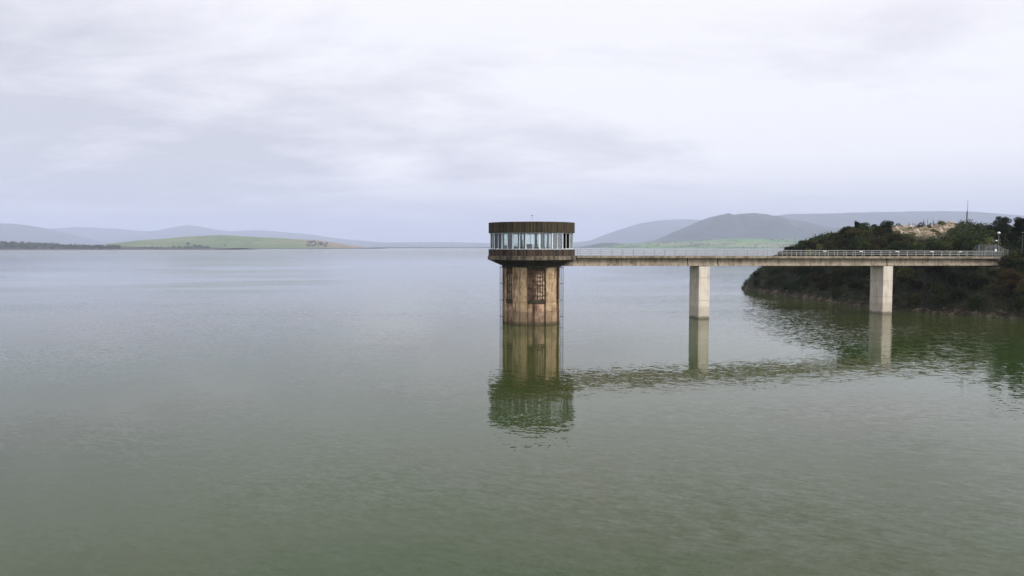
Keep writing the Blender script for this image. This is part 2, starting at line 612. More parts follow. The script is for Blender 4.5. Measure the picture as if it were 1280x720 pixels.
# far out the single waves are too small to see: they become the roughness of the surface
ruf = t.math("MULTIPLY", ruf, t.mapr(y, 150.0, 700.0, 1.0, 0.35))
wrough = t.mapr(y, 130.0, 1500.0, 0.03, 0.16)
amp = t.math("MULTIPLY", t.math("MULTIPLY", patch, calm), ruf)
w1 = wave(0.7, 0.075, R(12), 0.5, 2, 1.0)
w2 = wave(2.8, 0.23, R(-24), 0.45, 2, 5.0)
w3 = wave(6.5, 0.17, R(26), 0.5, 2, 9.0)
lane = t.mapr(t.noise(t.comb(t.math("MULTIPLY", x, 0.13), y, 6.0), 0.045, 3, 0.5, 0.4), 0.38, 0.62, 0.65, 1.25)
amp = t.math("MULTIPLY", amp, lane)
sl = t.vmath("ADD", t.vmath("ADD", w1, w2), w3)
sc_ = t.n("ShaderNodeVectorMath", operation="SCALE"); t.l(sl, sc_.inputs[0]); t.l(amp, sc_.inputs["Scale"])
nrm = t.vmath("NORMALIZE", t.vmath("ADD", sc_.outputs[0], (0.0, 0.0, 1.0)))
n1 = t.noise(P, 0.02, 3, 0.5)
wc = t.mix(t.mapr(n1, 0.35, 0.65), (0.024, 0.045, 0.011), (0.036, 0.043, 0.011))
b = finish(t, wc, wrough, nrm, spec=0.36)
b.inputs["IOR"].default_value = 1.333
M["water"] = m
wt = MB().add([(-16000, -300, 0), (16000, -300, 0), (16000, 9000, 0), (-16000, 9000, 0)], [(0, 1, 2, 3)]).build("water", M["water"])
tag(wt, kind="structure")


# ------------------------------------------------------------------ far land
def mat_land(name, cols, scale, woods=0.0, woodcol=(0.03, 0.04, 0.02), shore_h=0.0, shorecol=(0.10, 0.09, 0.07), stretch=1.0):
    m, t = material(name)
    g = t.n("ShaderNodeNewGeometry"); P = g.outputs["Position"]
    x, y, z = t.sep(P)
    v = t.n("ShaderNodeTexVoronoi", feature="F1"); v.inputs["Scale"].default_value = scale
    pw = t.vmath("ADD", P, t.vmath("MULTIPLY", t.noise(P, scale * 2, 3, 0.5, out=1), (0.4 / scale, 0.4 / scale, 0)))
    t.l(t.vmath("MULTIPLY", pw, (stretch, 1.0, 1.0)), v.inputs["Vector"])
    r_ = t.sep(v.outputs["Color"])[0]
    ramp = t.n("ShaderNodeValToRGB"); ramp.color_ramp.interpolation = "CONSTANT"
    e = ramp.color_ramp.elements
    for i, cc in enumerate(cols):
        pos = i / len(cols)
        q = e[i] if i < 2 else e.new(pos)
        q.position = pos; q.color = (*cc, 1)
    t.l(r_, ramp.inputs[0])
    n = t.noise(P, scale * 6, 5, 0.6)
    c = t.mix(t.mapr(n, 0.3, 0.7, 0.0, 0.4), ramp.outputs[0], tuple(a * 0.6 for a in cols[0]))
    if woods:
        nw = t.noise(t.vmath("MULTIPLY", P, (0.5, 1.0, 2.0)), scale * 1.8, 5, 0.6, 0.3)
        c = t.mix(t.mapr(nw, 1 - woods - 0.02, 1 - woods + 0.02), c, woodcol)
    if shore_h:
        c = t.mix(t.mapr(z, shore_h, shore_h * 0.8), c, shorecol)
    finish(t, c, 0.95, spec=0.1)
    return m


def ridge(name, prof, D, W, mat, rough=0.10, seed=0.0, back=None, base=0.0, kind="structure", nrow=26, step=3.0, foot=-2.0):
    """a hill range whose crest stands at depth D, rising over W metres from its foot; heights from the profile"""
    px0, px1 = prof[0][0], prof[-1][0]
    n = max(24, int((px1 - px0) / step))
    xs = [px0 + (px1 - px0) * i / n for i in range(n + 1)]
    P_ = [p[0] for p in prof]; Q_ = [p[1] for p in prof]
    back = back or W * 0.8
    vs = []
    L = W * 0.35
    for j in range(nrow + 1):
        tt = j / nrow
        if tt <= 0.7:
            k = tt / 0.7; off = -W * (1 - k)
            shp = k * k * (3 - 2 * k) * 0.55 + k * 0.45
        else:
            k = (tt - 0.7) / 0.3; off = back * k; shp = 1 - k * k * (3 - 2 * k)
        for px in xs:
            c = at(px, float(np.interp(px, P_, Q_)), D)
            X = c.x
            Y = D + off
            hgt = max(0.0, c.z - base)
            nz = mnoise.fractal(Vector((X / L, Y / L, seed)), 0.9, 2.1, 5)
            side = 4 * shp * (1 - shp)
            z = base + hgt * shp * (1 + 1.2 * rough * nz * (0.35 + side)) + hgt * rough * 1.3 * nz * side
            z += foot * (1 - min(1, shp * 12))
            vs.append((X, Y, z))
    m_ = n + 1
    fs = [(j * m_ + i, j * m_ + i + 1, (j + 1) * m_ + i + 1, (j + 1) * m_ + i) for j in range(nrow) for i in range(n)]
    me = bpy.data.meshes.new(name)
    me.from_pydata(vs, [], fs)
    me.materials.append(mat)
    me.polygons.foreach_set("use_smooth", [True] * len(me.polygons))
    o = bpy.data.objects.new(name, me)
    COL.objects.link(o)
    return tag(o, kind=kind)


M["far_hill"] = mat_land("far_hills", [(0.045, 0.055, 0.04), (0.06, 0.065, 0.045), (0.05, 0.06, 0.04)], 0.0012, 0.42, (0.03, 0.036, 0.028))
M["mountain"] = mat_land("mountain_scrub", [(0.05, 0.06, 0.045), (0.07, 0.07, 0.055), (0.055, 0.062, 0.045)], 0.0016, 0.40, (0.03, 0.036, 0.026))
M["fields"] = mat_land("green_fields", [(0.10, 0.20, 0.04), (0.16, 0.24, 0.06), (0.12, 0.22, 0.05), (0.22, 0.22, 0.12), (0.09, 0.17, 0.05)], 0.0035, 0.42, (0.03, 0.045, 0.025), stretch=0.4)
M["plain"] = mat_land("distant_plain", [(0.08, 0.12, 0.05), (0.12, 0.14, 0.07), (0.07, 0.10, 0.05)], 0.0015, 0.45, (0.035, 0.045, 0.03), stretch=0.4)
M["scrubland"] = mat_land("scrubland", [(0.05, 0.06, 0.03), (0.06, 0.065, 0.035), (0.045, 0.055, 0.03)], 0.01, 0.5, (0.022, 0.028, 0.017), 3.2, (0.085, 0.065, 0.055), 0.4)

# the green hill is grass on the left and ploughed brown earth on the right
m, t = material("hill_grass_and_earth")
g = t.n("ShaderNodeNewGeometry"); P = g.outputs["Position"]
x, y, z = t.sep(P)
n1 = t.noise(t.vmath("MULTIPLY", P, (0.4, 1, 3)), 0.006, 4, 0.6); n2 = t.noise(P, 0.02, 5, 0.6)
grass = t.mix(t.mapr(n1, 0.4, 0.6), (0.095, 0.14, 0.05), (0.15, 0.17, 0.075))
earth = t.mix(t.mapr(n1, 0.4, 0.6), (0.25, 0.195, 0.13), (0.19, 0.16, 0.10))
xe = t.math("ADD", x, t.math("ADD", t.math("MULTIPLY", z, 5.0), t.math("MULTIPLY", t.math("SUBTRACT", n2, 0.5), 250)))
c = t.mix(t.mapr(xe, -1060, -850), grass, earth)
c = t.mix(t.mapr(n2, 0.56, 0.62, 0, 0.55), c, (0.07, 0.085, 0.035))
c = t.mix(t.mapr(z, 5.5, 4.0), c, (0.07, 0.07, 0.05))
finish(t, c, 0.95, spec=0.1)
M["green_hill"] = m

pl = MB().add([(-16500, 6000, 3), (16500, 6000, 3), (16500, 19500, 3), (-16500, 19500, 3), (-16500, 5940, -1), (16500, 5940, -1)],
              [(0, 1, 2, 3), (4, 5, 1, 0)]).build("land", M["plain"])
tag(pl, kind="structure")
ridge("hills", [(-130, 296), (-40, 290), (0, 289), (60, 286), (100, 284), (130, 285), (160, 287), (190, 289), (210, 286), (225, 282.8), (237, 281.5),
                (250, 283), (270, 287), (290, 289), (320, 287.5), (350, 289.5), (390, 293), (430, 299), (480, 303), (560, 302.5), (620, 304), (720, 306)],
      17000, 3500, M["far_hill"], 0.06, 1.0)
ridge("hills", [(-200, 272), (-60, 276), (0, 279), (20, 280), (45, 284), (70, 290), (100, 299), (130, 305), (150, 308)], 12500, 2500, M["far_hill"], 0.08, 3.0)
ridge("mountain", [(690, 307), (740, 300), (770, 288), (800, 279), (830, 275), (860, 274.5), (890, 276), (930, 280), (1000, 286), (1100, 300)], 14500, 3500, M["far_hill"], 0.06, 5.0)
ridge("mountain", [(900, 290), (940, 276), (970, 269.5), (985, 267.5), (1040, 266.5), (1100, 264.5), (1140, 263.5), (1180, 264.3), (1230, 265.5), (1262, 268.5),
                   (1290, 275), (1340, 283), (1420, 292)], 11000, 3200, M["mountain"], 0.05, 7.0)
ridge("mountain", [(745, 309), (790, 305.5), (820, 300), (850, 287.5), (870, 279), (890, 271), (903, 268.5), (912, 270.5), (925, 268.2), (943, 267),
                   (960, 268.5), (985, 272), (1010, 277), (1040, 284), (1080, 292), (1130, 300), (1210, 308)], 7800, 1500, M["mountain"], 0.13, 9.0, nrow=34, step=2)
ridge("hills", [(722, 309.5), (740, 306), (752, 303.8), (768, 303.6), (790, 306), (800, 308.5)], 6300, 300, M["far_hill"], 0.05, 11.0)
ridge("fields", [(745, 310), (780, 305.5), (820, 302.8), (870, 301), (900, 299), (940, 297.8), (980, 299), (1010, 301), (1060, 303), (1150, 304), (1400, 305)],
      5600, 1000, M["fields"], 0.06, 13.0)
ridge("hills", [(-110, 307), (-20, 308.5), (100, 309), (140, 304.5), (180, 300), (220, 297), (250, 295), (275, 293.8), (300, 295), (340, 297), (380, 299.5), (400, 300.5), (430, 305),
                (450, 308.6), (475, 310)], 4300, 420, M["green_hill"], 0.05, 15.0, nrow=34, foot=-3)
ridge("shore", [(-220, 301), (0, 303.2), (30, 303.8), (60, 305), (100, 307), (140, 308), (200, 309), (262, 309.6), (300, 310)], 3000, 320, M["scrubland"], 0.05, 17.0, foot=-3)
ridge("shore", [(430, 310.2), (470, 309.2), (520, 309.3), (600, 309.3), (760, 309.4), (900, 309.3), (1200, 309)], 5600, 350, M["scrubland"], 0.05, 19.0, foot=-3)

# ------------------------------------------------------------------ haze
xh, yh0, yh1, zh = 17000, -500, 20500, 640
hb = MB().add([(-xh, yh0, -6), (xh, yh0, -6), (xh, yh1, -6), (-xh, yh1, -6), (-xh, yh0, zh), (xh, yh0, zh), (xh, yh1, zh), (-xh, yh1, zh)],
              [(0, 3, 2, 1), (4, 5, 6, 7), (0, 1, 5, 4), (1, 2, 6, 5), (2, 3, 7, 6), (3, 0, 4, 7)])
m, t = material("haze_air")
pv = t.n("ShaderNodeVolumePrincipled")
pv.inputs["Color"].default_value = (0.69, 0.76, 0.99, 1)
pv.inputs["Density"].default_value = 0.000088
pv.inputs["Anisotropy"].default_value = 0.0
o_ = t.n("ShaderNodeOutputMaterial"); t.l(pv.outputs[0], o_.inputs["Volume"])
tag(hb.build("haze", m), kind="stuff")

# ------------------------------------------------------------------ intake tower
TA = math.atan2(-T.x, T.y)             # facing the camera


def pol(r, deg):
    """deg = 0 faces the camera, positive to the right"""
    a = R(deg) + TA * 0.0
    return (r * math.sin(a), -r * math.cos(a))


def ngon(r, n=20, ph=9.0):
    return [pol(r, ph + 360.0 / n * i) for i in range(n)]


tower = empty("intake_tower", T)
tag(tower, "round concrete intake tower with glazed control room rising from the lake", "water tower")
tower["category"] = "intake tower"


def boarded(r, n=20, boards=7, ph=9.0, depth=0.035, seed=1):
    """outline of a many-sided drum whose faces are cast in vertical boards"""
    rr = random.Random(seed)
    pts, inn = [], []
    for i in range(n):
        a = Vector(pol(r, ph + 360.0 / n * i)); b = Vector(pol(r, ph + 360.0 / n * (i + 1)))
        nrm = ((a + b) / 2).normalized()
        for k in range(boards):
            o = nrm * (depth * (k % 2) + rr.uniform(-0.012, 0.012))
            u0, u1 = k / boards + 0.012, (k + 1) / boards - 0.012
            for u in (u0, u1):
                q = a + (b - a) * u
                pts.append(tuple(q + o)); inn.append(tuple(q * ((r - 0.35) / r)))
    return pts, inn


# submerged foot to soffit
core = MB().prism(ngon(4.30, 60, 0), -3, 9.3)
core.build("shaft", M["bay"], tower)
PIL = [(-41, -10), (28, 56), (100, 130), (172, 202), (244, 274)]
for a0, a1 in PIL:
    mb = MB()
    half = (a1 - a0) / 2
    mid = (a0 + a1) / 2
    for s0, s1 in ((a0, mid - 0.35), (mid + 0.35, a1)):
        for z0, z1 in ((-3.0, 1.98), (2.01, 3.52), (3.56, 7.18), (7.21, 9.25)):
            if z0 < 0 or True:
                o_p = [pol(4.70, s0 + (s1 - s0) * k / 4) for k in range(5)]
                i_p = [pol(4.25, s1 + (s0 - s1) * k / 4) for k in range(5)]
                mb.prism(o_p + i_p, z0, z1)
    mb.build("pilaster", M["pilaster"], tower, bevel=0.02)
BAYS = [(-10, 28), (56, 100), (130, 172), (202, 244), (274, 319)]
for bi, (a0, a1) in enumerate(BAYS):
    # lintel between upper screen and lower gate
    mb = MB()
    for z0, z1, r1, nm_ in ((3.42, 3.82, 4.62, "lintel"), (8.75, 9.25, 4.55, "head_beam")):
        mb = MB()
        o_p = [pol(r1, a0 + (a1 - a0) * k / 8) for k in range(9)]
        i_p = [pol(4.25, a1 + (a0 - a1) * k / 8) for k in range(9)]
        mb.prism(o_p + i_p, z0, z1)
        mb.build(nm_, M["soffit"], tower)
    g_ = MB()
    w = a1 - a0
    for (f0, f1) in ((0.05, 0.30), (0.40, 0.92)):
        s0, s1 = a0 + w * f0, a0 + w * f1
        o_p = [pol(4.42, s0 + (s1 - s0) * k / 5) for k in range(6)]
        i_p = [pol(4.25, s1 + (s0 - s1) * k / 5) for k in range(6)]
        g_.prism(o_p + i_p, -2.0, 3.2)
    g_.build("gate_leaf", M["gate"], tower)
    rk = MB()
    nb = 7
    for i in range(nb + 1):
        d_ = a0 + 1 + (w - 2) * i / nb
        x0, y0 = pol(4.46, d_)
        rk.box((x0, y0, 6.25), (0.06, 0.10, 4.9), R(d_))
    for j in range(9):
        zz = 3.95 + 4.7 * j / 8
        for i in range(8):
            p0 = pol(4.50, a0 + w * i / 8); p1 = pol(4.50, a0 + w * (i + 1) / 8)
            rk.tube((*p0, zz), (*p1, zz), 0.03, n=4)
    for d_ in (a0 + w * 0.33,):
        x0, y0 = pol(4.5, d_)
        rk.box((x0, y0, 4.5), (0.22, 0.2, 8.6), R(d_))
    rk.build("trash_rack", M["rack"], tower)
    # patches of the bay wall that show pale behind the screens
    pt_ = MB()
    s0, s1 = a0 + w * 0.36, a0 + w * 0.96
    o_p = [pol(4.38, s0 + (s1 - s0) * k / 5) for k in range(6)]
    i_p = [pol(4.25, s1 + (s0 - s1) * k / 5) for k in range(6)]
    pt_.prism(o_p + i_p, 3.85, 7.9)
    pt_.build("screen_panel", M["screen"], tower)
# slender strip in the right-hand bay
for d_ in (72, -66):
    mb = MB(); x0, y0 = pol(4.58, d_)
    mb.box((x0, y0, 3.2), (0.34, 0.28, 12.0), R(d_))
    mb.build("strip", M["pilaster"], tower)
# flared underside, ledge, boarded band
rf = MB()
rf.ring(ngon(4.85), ngon(4.85), ngon(3.9), ngon(3.9), 9.0, 9.26)
rf.ring(ngon(4.98), ngon(7.02), ngon(4.0), ngon(4.0), 9.262, 10.16)
rf.build("soffit", M["soffit"], tower)
MB().ring(ngon(7.17), ngon(7.17), ngon(5.2), ngon(5.2), 10.17, 10.80).build("ledge", M["ledge"], tower, bevel=0.03)
o_p, i_p = boarded(7.0, boards=6, seed=4)
MB().ring(o_p, o_p, i_p, i_p, 10.803, 11.80).build("boarded_band", M["band"], tower)
MB().ring(ngon(7.03), ngon(7.03), ngon(6.3), ngon(6.3), 11.803, 11.85).build("sill", M["rail_steel"], tower)
MB().prism(ngon(6.6), 10.95, 11.3).build("control_room_floor", M["cabinet_grey"], tower)
MB().prism(ngon(6.62), 14.45, 14.75).build("ceiling", M["cabinet_grey"], tower)
o_p, i_p = boarded(7.0, boards=9, seed=9)
MB().ring(o_p, o_p, i_p, i_p, 14.46, 16.10).build("roof_fascia", M["fascia"], tower)
rb = MB()
cen = (0, 0, 16.22)
rng = ngon(6.66)
rb.v = [(x_, y_, 15.95) for x_, y_ in rng] + [cen]
rb.f = [(i, (i + 1) % 20, 20) for i in range(20)]
rb.build("roof", M["roofing"], tower)
# glazing: twenty windows of two panes between white posts
for i in range(20):
    a0 = 9 + 18 * i
    p0, p1 = Vector(pol(6.66, a0)), Vector(pol(6.66, a0 + 18))
    pm = (p0 + p1) / 2
    d_ = a0 + 9
    zc, hh = 13.17, 2.56
    fr = MB()
    fr.box((p0.x, p0.y, zc), (0.165, 0.16, hh), R(a0))
    fr.box((pm.x, pm.y, zc), (0.08, 0.10, hh), R(d_))
    fr.box((pm.x, pm.y, 11.90), ((p1 - p0).length - 0.2, 0.09, 0.07), R(d_))
    fr.box((pm.x, pm.y, 14.39), ((p1 - p0).length - 0.2, 0.09, 0.10), R(d_))
    win = fr.build("window", M["white_paint"], tower)
    gb = MB()
    for u in (0.25, 0.75):
        q = p0 + (p1 - p0) * u
        gb.box((q.x, q.y, zc), ((p1 - p0).length / 2 - 0.16, 0.012, 2.32), R(d_))
    gb.build("pane", M["glass"], win)
# interior columns and partition of the stair core
for d_ in (-50, -33, -21, -12, 14, 24, 172, 215, 140, 158, 196, -95):
    x0, y0 = pol(5.9, d_)
    MB().tube((x0, y0, 11.31), (x0, y0, 14.44), 0.15, n=12).build("column", M["machine_dark"], tower)
for a0, a1, r_ in ((30, 70, 5.9), (-62, -57, 6.0), (-42, -36, 5.7)):
    pa = MB()
    n_ = 6
    o_p = [pol(r_, a0 + (a1 - a0) * k / n_) for k in range(n_ + 1)]
    i_p = [pol(r_ - 0.12, a1 + (a0 - a1) * k / n_) for k in range(n_ + 1)]
    pa.prism(o_p + i_p, 11.31, 14.44)
    pa.build("partition", M["partition"], tower)
# guide rails with brackets standing off the shaft
for sx, w in ((-1, 0.30), (1, 0.32)):
    for r0 in (4.80, 4.80 + w):
        mb = MB()
        mb.tube((sx * r0, -0.35, -2.5), (sx * r0, -0.35, 9.2), 0.045, n=8)
        mb.build("guide_rail", M["dark_steel"], tower)
    for zz in (0.9, 3.6, 6.3, 8.9):
        MB().box((sx * (4.66 + (w + 0.2) / 2), -0.35, zz), (w + 0.26, 0.10, 0.08)).build("bracket", M["dark_steel"], tower)
lr = MB()
lr.tube((0.1, 0, 16.18), (0.1, 0, 17.30), 0.018, n=6)
lr.build("lightning_rod", M["grey_steel"], tower)
lt = MB()
lt.tube((0.1, 0, 17.2), (0.1, 0, 17.29), 0.02, 0.10, n=10); lt.tube((0.1, 0, 17.29), (0.1, 0, 17.40), 0.10, 0.03, n=10)
lt.tube((-0.10, 0, 17.27), (0.30, 0, 17.27), 0.02, n=6)
lt.build("rod_head", M["dark_steel"], tower)
for d_ in (9.5, 62):
    db = MB()
    x0, y0 = pol(7.17, d_)
    db.box((x0, y0, 10.42), (0.22, 0.18, 0.34), R(d_))
    db.build("drain_spout", M["dark_steel"], tower)


def cabinet(loc, w, d, h, rz, label, cat="cabinet", group=None):
    e = empty("control_cabinet", loc, rz)
    MB().box((0, 0, h / 2 + 0.08), (w, d, h - 0.16)).build("body", M["cabinet_grey"], e, bevel=0.015)
    MB().box((0, 0, 0.04), (w - 0.06, d - 0.06, 0.078)).build("plinth", M["dark_steel"], e)
    for k in (-1, 1):
        dd = MB().box((k * w / 4, -d / 2 - 0.012, h / 2 + 0.08), (w / 2 - 0.03, 0.02, h - 0.24)).build("door", M["cabinet_grey"], e)
        MB().box((k * 0.06, -d / 2 - 0.035, h / 2), (0.02, 0.025, 0.16)).build("handle", M["dark_steel"], dd)
    return tag(e, label, cat, group)


def tl(r, d, z=11.31):
    x0, y0 = pol(r, d)
    return (T.x + x0, T.y + y0, z)


cabinet(tl(5.2, -5), 1.0, 0.5, 1.35, 0, "dark grey control cabinet behind the middle windows of the round control room")
cabinet(tl(5.6, -46), 0.8, 0.5, 1.15, R(-46), "low dark cabinet behind the left windows of the round control room")
cabinet(tl(5.8, -27), 0.55, 0.4, 1.0, R(-27), "narrow low cabinet beside a column in the glazed control room")


def hoist(loc, rz, label):
    e = empty("gate_hoist", loc, rz)
    b_ = MB()
    b_.box((0, 0, 0.14), (0.9, 0.8, 0.278))
    b_.build("base", M["dark_steel"], e)
    MB().tube((-0.42, 0, 0.62), (0.30, 0, 0.62), 0.30, n=20).build("drum", M["machine_dark"], e, bevel=0.02)
    MB().tube((0.0, 0.0, 0.92), (0.0, 0.0, 2.05), 0.12, 0.05, n=10).build("spindle", M["machine_dark"], e)
    w_ = MB()
    for k in range(18):
        t0, t1 = 2 * math.pi * k / 18, 2 * math.pi * (k + 1) / 18
        w_.tube((0.42, 0.30 * math.cos(t0), 0.62 + 0.30 * math.sin(t0)), (0.42, 0.30 * math.cos(t1), 0.62 + 0.30 * math.sin(t1)), 0.025, n=6)
    w_.tube((0.42, -0.3, 0.62), (0.42, 0.3, 0.62), 0.02, n=6); w_.tube((0.42, 0, 0.32), (0.42, 0, 0.92), 0.02, n=6)
    w_.build("handwheel", M["dark_steel"], e)
    return tag(e, label, "hoist")


hoist(tl(5.5, 7), 0, "dark gate hoist with tall spindle right of the middle window post")
hoist(tl(5.4, -17), R(-17), "dark gate hoist standing behind the fourth window from the tower's left edge")
hoist(tl(3.0, 120), 0, "gate hoist standing at the back of the control room")

# ------------------------------------------------------------------ walkway bridge
bridge = empty("walkway_bridge", T, BA)      # local x along the bridge, -y towards the camera
tag(bridge, "long concrete footbridge on two square piers linking the tower to the bank", "bridge")
SLOPE = (ZD1 - ZD0) / S3
S0 = 7.0


def sbox(mb, s0, s1, y0, y1, dz0, dz1):
    """box that follows the slope of the deck; dz measured from deck level"""
    z0, z1 = deck_z(s0), deck_z(s1)
    mb.add([(s0, y0, z0 + dz0), (s1, y0, z1 + dz0), (s1, y1, z1 + dz0), (s0, y1, z0 + dz0),
            (s0, y0, z0 + dz1), (s1, y0, z1 + dz1), (s1, y1, z1 + dz1), (s0, y1, z0 + dz1)],
           [(0, 3, 2, 1), (4, 5, 6, 7), (0, 1, 5, 4), (1, 2, 6, 5), (2, 3, 7, 6), (3, 0, 4, 7)])


mb = MB()
cuts = [S0, S1 - 3.0, S1 + 2.7, S2 - 0.1, S3 + 0.6]
for a, b in zip(cuts[:-1], cuts[1:]):
    sbox(mb, a + 0.01, b - 0.01, -2.2, 2.2, -0.30, -0.06)
mb.build("deck", M["deck"], bridge)
for sgn in (-1, 1):
    mb = MB()
    for a, b in zip(cuts[:-1], cuts[1:]):
        sbox(mb, a + 0.01, b - 0.01, *sorted((sgn * 2.24, sgn * 1.96)), -0.34, 0.02)
    mb.build("kerb", M["deck"], bridge)
for a, b in zip(cuts[:-1], cuts[1:]):
    e_ = 0.11
    mb = MB()
    a_ = 4.9 if a == S0 else a + e_
    sbox(mb, a_, b - e_, -1.35, 1.35, -1.30, -0.305)
    sbox(mb, a_, b - e_, -1.52, 1.52, -1.66, -1.302)
    mb.build("girder", M["girder"], bridge)
# stiffening diaphragms either side of the first pier
for s in (S1 - 3.0, S1 + 2.7, S2 - 0.1):
    mb = MB()
    sbox(mb, s - 0.09, s + 0.09, -1.32, 1.32, -1.62, -0.31)
    mb.build("joint", M["soffit"], bridge)
for s in (S1, S2):
    z1 = deck_z(s) - 1.70
    mb = MB()
    for z0_, z1_ in ((-3, 3.02), (3.05, 5.98) if s == S2 else (3.05, 6.9), (6.01, z1 - 0.06) if s == S2 else (6.93, z1 - 0.06)):
        mb.box((s, 0, (z0_ + z1_) / 2), (PL, PW, z1_ - z0_))
    pr = mb.build("pier", M["pier"], bridge, bevel=0.04)
    MB().box((s, 0, z1 - 0.03), (PL * 0.7, PW * 0.85, 0.055)).build("bearing", M["dark_steel"], pr)
# abutment
ab = MB()
ab.box((S3 + 1.4, 0, 8.2), (1.6, 4.8, 4.1))
ab.box((S3 + 0.4, 0, 6.9), (1.6, 4.2, 3.0))
ab.build("abutment", M["deck"], bridge)

posts = []
for sgn in (-1, 1):
    y_ = sgn * 2.10
    rl = MB()
    s_a, s_b = S0 + 0.2, S3 + 0.4
    for dz, r_ in ((1.03, 0.045), (0.70, 0.026), (0.40, 0.026)):
        rl.tube((s_a, y_, deck_z(s_a) + dz), (s_b, y_, deck_z(s_b) + dz), r_, n=8)
    rail = rl.build("railing", M["rail_steel"], bridge)
    n_ = 45
    for i in range(n_):
        s = s_a + (s_b - s_a) * i / (n_ - 1)
        p_ = MB()
        p_.box((s, y_, deck_z(s) + 0.52), (0.075, 0.06, 1.0))
        p_.box((s, y_, deck_z(s) + 0.03), (0.14, 0.12, 0.018))
        p_.build("post", M["rail_steel"], rail)
    if sgn < 0:
        for px in (1030.5, 1076, 1121, 1164.5, 1200):
            k = (px - 640) / F
            s = (k * (T.y + y_ * bn.y) - (T.x + y_ * bn.x)) / (bd.x - k * bd.y)
            MB().box((s, y_, deck_z(s) + 0.93), (0.70, 0.10, 0.10)).build("luminaire", M["white_plastic"], rail, bevel=0.02)

# ------------------------------------------------------------------ bridge end: gate, lamps, signs


def onb(s, y, z=0.0):
    p = T + bd * s + bn * y
    return Vector((p.x, p.y, z))


gt = empty("security_gate", onb(S3 - 0.6, 0, deck_z(S3 - 0.6)), BA)
tag(gt, "grey barred gate with splayed side fans closing the shore end of the bridge", "gate")
mb = MB()
for y_ in (-1.92, 1.92):
    mb.box((0, y_, 1.15), (0.10, 0.10, 2.3))
mb.box((0, 0, 2.28), (0.08, 3.74, 0.08)); mb.box((0, 0, 0.12), (0.06, 3.74, 0.06)); mb.box((0, 0, 1.2), (0.06, 3.74, 0.06))
mb.build("frame", M["grey_steel"], gt)
mb = MB()
for i in range(20):
    y_ = -1.8 + 3.6 * i / 19
    mb.box((0, y_, 1.2), (0.028, 0.028, 2.1))
mb.build("bars", M["grey_steel"], gt)
for sgn in (-1, 1):
    fan = MB()
    root = Vector((0, sgn * 2.02, 0.25))
    tips = []
    for i in range(10):
        a = R(88 - i * 15)
        tip = root + Vector((0, sgn * math.cos(a) * 1.5, math.sin(a) * 2.0))
        tips.append(tip)
        fan.tube(root, tip, 0.02, n=5)
    for a, b in zip(tips[:-1], tips[1:]):
        fan.tube(a, b, 0.02, n=5)
    fan.build("side_fan", M["grey_steel"], gt)
# long arched panels along the approach, seen as a low fan of bars
pn = empty("approach_fence", onb(S3 - 3.2, -2.12, deck_z(S3)), BA)
tag(pn, "grey mesh side fence with a sloping top beside the bridge gate", "fence")
for i in range(6):
    s = i * 1.05
    MB().box((s, 0, 0.95 if i < 4 else 0.75), (0.06, 0.06, 1.9 if i < 4 else 1.5)).build("post", M["grey_steel"], pn)
mb = MB()
tops = [1.75, 1.95, 2.05, 1.95, 1.6, 1.25]
for i in range(5):
    mb.tube((i * 1.05, 0, tops[i]), ((i + 1) * 1.05, 0, tops[i + 1]), 0.03, n=6)
for zz in (0.5, 0.85, 1.15):
    mb.tube((0, 0, zz), (5.25, 0, zz), 0.014, n=5)
for i in range(32):
    s = i * 5.25 / 31
    h = float(np.interp(s, [k * 1.05 for k in range(6)], tops))
    mb.box((s, 0, h / 2), (0.014, 0.014, h))
mb.build("mesh", M["grey_steel"], pn)
sg = empty("sign_box", onb(S3 - 0.9, -2.0, deck_z(S3) + 1.25), BA)
tag(sg, "small white square sign fixed on the bridge gate below the lamp", "sign")
MB().box((0, -0.16, 0), (0.42, 0.035, 0.48)).build("plate", M["white_plastic"], sg, bevel=0.01)
MB().box((0, -0.10, 0), (0.06, 0.08, 0.5)).build("bracket", M["dark_steel"], sg)


def lamp(loc, h, label, glob="white_plastic", r=0.26, arms=False):
    e = empty("street_lamp", loc)
    mb = MB(); mb.tube((0, 0, -0.3), (0, 0, h), 0.06, 0.04, n=10); mb.tube((0, 0, 0), (0, 0, 0.3), 0.11, n=10)
    mb.build("pole", M["grey_steel"], e)
    s = MB()
    nu, nv = 16, 10
    for j in range(nv + 1):
        th = math.pi * j / nv
        for i in range(nu):
            ph = 2 * math.pi * i / nu
            s.v.append((r * math.sin(th) * math.cos(ph), r * math.sin(th) * math.sin(ph), h + r * 0.85 - r * 0.8 * math.cos(th)))
    s.f = [(j * nu + i, j * nu + (i + 1) % nu, (j + 1) * nu + (i + 1) % nu, (j + 1) * nu + i) for j in range(nv) for i in range(nu)]
    s.build("lamp_globe", M[glob], e, smooth=True)
    MB().tube((0, 0, h - 0.02), (0, 0, h + 0.07), 0.09, n=10).build("collar", M["dark_steel"], e)
    if arms:
        a = MB()
        a.box((-0.45, 0, h - 1.35), (1.5, 0.06, 0.06)); a.box((-1.15, 0, h - 1.15), (0.05, 0.05, 0.45)); a.box((0.25, 0, h - 1.15), (0.05, 0.05, 0.45))
        a.build("arm", M["grey_steel"], e)
        MB().box((-0.45, -0.05, h - 1.27), (0.28, 0.2, 0.22)).build("floodlight", M["white_plastic"], e, bevel=0.02)
    return tag(e, label, "street lamp")


q = at(1248.6, 292.5, T.y + bd.y * (S3 + 1.5))
gz = ZD1 - 0.06
lamp((q.x, q.y, gz), q.z - gz, "lamp post with a round white globe and a crossbar behind the bridge gate", arms=True)
q = at(1278.5, 292.0, 152)
hz = bank_h(q.x, q.y)
lamp((q.x, q.y, hz), q.z - hz, "lamp post with a yellowish green globe at the right edge of the photo", "sign_yellow", 0.24)

